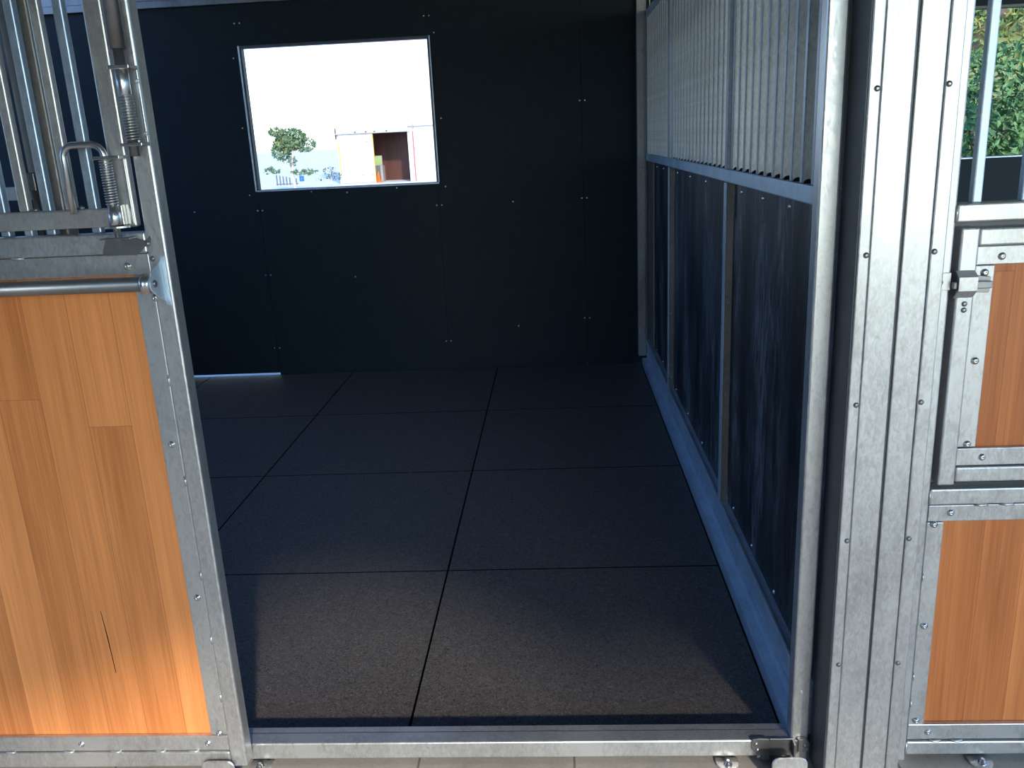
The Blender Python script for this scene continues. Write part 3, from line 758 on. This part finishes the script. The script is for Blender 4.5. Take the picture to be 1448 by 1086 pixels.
# planting seen through the next stall's window
m = MB(); m.prism([(BY+1.0, G-.2), (BY+1.0, G+.02), (10.5, .55), (14, 1.6), (22, 5.5), (22, G-.2)], 0, 1.2, 22, 0)
o = m.build('grass_bank', M['grass']); struct(o); o.name = 'floor_bank'
plant('bush', 'big bright green bush outside the window of the right-hand stall', 'bush', (4.4, 9.6, .4),
      [(4.25, 9.5, 1.1, .75, .6, .85), (4.9, 9.8, 1.35, .9, .7, 1.0), (5.6, 10.1, 1.2, .8, .7, 1.0), (3.7, 9.6, .9, .5, .5, .7)], 9000, .05, M['leaf_b'],
      [([(4.4, 9.6, .35), (4.45, 9.6, 1.1), (4.3, 9.6, 1.7)], .04, .02), ([(4.45, 9.6, .9), (4.95, 9.8, 1.7)], .03, .015)])
plant('overhanging_tree', 'dark brown tree with sparse leaves behind the big green bush', 'tree', (5.6, 13.2, 1.2),
      [(4.6, 12.6, 3.1, .8, .6, .5), (6.2, 12.8, 2.9, .9, .7, .7), (5.4, 13, 4.1, 1.8, 1.0, .7), (5.2, 12.4, 2.5, .5, .4, .35)], 2600, .06, M['leaf_b'],
      [([(5.6, 13.2, 1.1), (5.5, 13.1, 2.2), (5.2, 13, 3.2), (4.7, 12.8, 4.2)], .22, .1), ([(5.5, 13.1, 2.0), (6.1, 13, 2.9), (6.8, 12.9, 3.6)], .13, .06),
       ([(5.3, 13, 2.8), (4.7, 12.7, 3.1), (4.2, 12.5, 3.2)], .07, .03)],
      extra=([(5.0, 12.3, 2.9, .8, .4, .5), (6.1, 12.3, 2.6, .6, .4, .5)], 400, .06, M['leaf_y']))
plant('hedge', 'tall dull hedge on the bank behind the trees at the right', 'hedge', (7, 17, 2.8), [(5.5, 16.5, 3.6, 2.2, 1, 1.6), (9, 17, 4.4, 3, 1, 1.8), (7, 16.6, 5.5, 3.5, 1.2, 1.6)], 9000, .12, M['leaf_c'],
      [([(7, 17, 2.6), (7, 17, 5)], .15, .05)])
for i, (x, y, z, r, lb_) in enumerate(((5.9, 11.6, 1.0, .3, 'pale grey boulder on the bank right of the green bush'), (4.75, 12.0, 1.2, .22, 'smaller grey boulder on the bank behind the green bush'))):
    m = MB(); rr = bmesh.ops.create_icosphere(m.bm, subdivisions=3, radius=r)
    for v in rr['verts']: v.co = v.co*(1+.18*math.sin(v.co.x*13+i)+.12*math.sin(v.co.z*17+v.co.y*11)); v.co.z *= .75; v.co += Vector((x, y, z))
    tag(m.build('boulder', M['stone']), lb_, 'boulder', 'boulders on the bank')

# ------------------------------------------------------------------ what stands opposite the stall front (seen only as reflection)
m = MB(); m.box(-13, -.9, -5.6, -5.3, G, 3.9, .02)
struct(m.build('wall_front', M['barn']))

# ------------------------------------------------------------------ light
SKY = .33; HAZE = 4.2
w = bpy.data.worlds.new('world'); S.world = w; w.use_nodes = True
nt = w.node_tree; bg = nt.nodes['Background']
sky = nt.nodes.new('ShaderNodeTexSky'); sky.sky_type = 'NISHITA'; sky.sun_disc = False
sky.sun_elevation = SUN_EL; sky.sun_rotation = PI - SUN_AZ
sky.air_density = 1.0; sky.dust_density = 1.5; sky.ozone_density = 1.5
tint = nt.nodes.new('ShaderNodeMix'); tint.data_type = 'RGBA'; tint.blend_type = 'MULTIPLY'; tint.inputs[0].default_value = 1
tint.inputs[7].default_value = (.60, .92, 1.42, 1)
nt.links.new(sky.outputs[0], tint.inputs[6])
# bright white haze low in the sky ahead of and behind the stall row; clear blue to the sides
tc = nt.nodes.new('ShaderNodeTexCoord'); sep = nt.nodes.new('ShaderNodeSeparateXYZ'); nt.links.new(tc.outputs['Generated'], sep.inputs[0])
def mr(src, a, b, c, d, smooth=True):
    n = nt.nodes.new('ShaderNodeMapRange'); n.interpolation_type = 'SMOOTHSTEP' if smooth else 'LINEAR'
    nt.links.new(src, n.inputs[0])
    for k, v in zip((1, 2, 3, 4), (a, b, c, d)): n.inputs[k].default_value = v
    return n.outputs[0]
def mul(a, b):
    n = nt.nodes.new('ShaderNodeMath'); n.operation = 'MULTIPLY'
    nt.links.new(a, n.inputs[0]); nt.links.new(b, n.inputs[1]); return n.outputs[0]
low = mr(sep.outputs['Z'], .02, .42, 1, 0)
back = mr(sep.outputs['Y'], .35, .85, 0, 1)
front = mr(sep.outputs['Y'], -.9, -.45, .30, 0)
ad = nt.nodes.new('ShaderNodeMath'); nt.links.new(back, ad.inputs[0]); nt.links.new(front, ad.inputs[1])
hz_ = mul(low, ad.outputs[0])
hc = nt.nodes.new('ShaderNodeMix'); hc.data_type = 'RGBA'; hc.blend_type = 'ADD'
nt.links.new(hz_, hc.inputs[0]); nt.links.new(tint.outputs[2], hc.inputs[6]); hc.inputs[7].default_value = (HAZE, HAZE*.95, HAZE*.88, 1)
nt.links.new(hc.outputs[2], bg.inputs[0]); bg.inputs[1].default_value = SKY
sl = bpy.data.lights.new('sun', 'SUN'); so = bpy.data.objects.new('sun', sl); COL.objects.link(so)
d = Vector((math.sin(SUN_AZ)*math.cos(SUN_EL), -math.cos(SUN_AZ)*math.cos(SUN_EL), math.sin(SUN_EL)))
so.rotation_euler = d.to_track_quat('Z', 'Y').to_euler(); so.location = (0, -8, 12)
sl.energy = 3.5; sl.angle = math.radians(2.6); sl.color = (1, .88, .72)

for o in S.objects:
    if '_o' in o.keys(): del o['_o']
S.view_settings.view_transform = 'Standard'; S.view_settings.look = 'None'
S.view_settings.exposure = 0; S.view_settings.gamma = 1
S.view_settings.use_curve_mapping = False
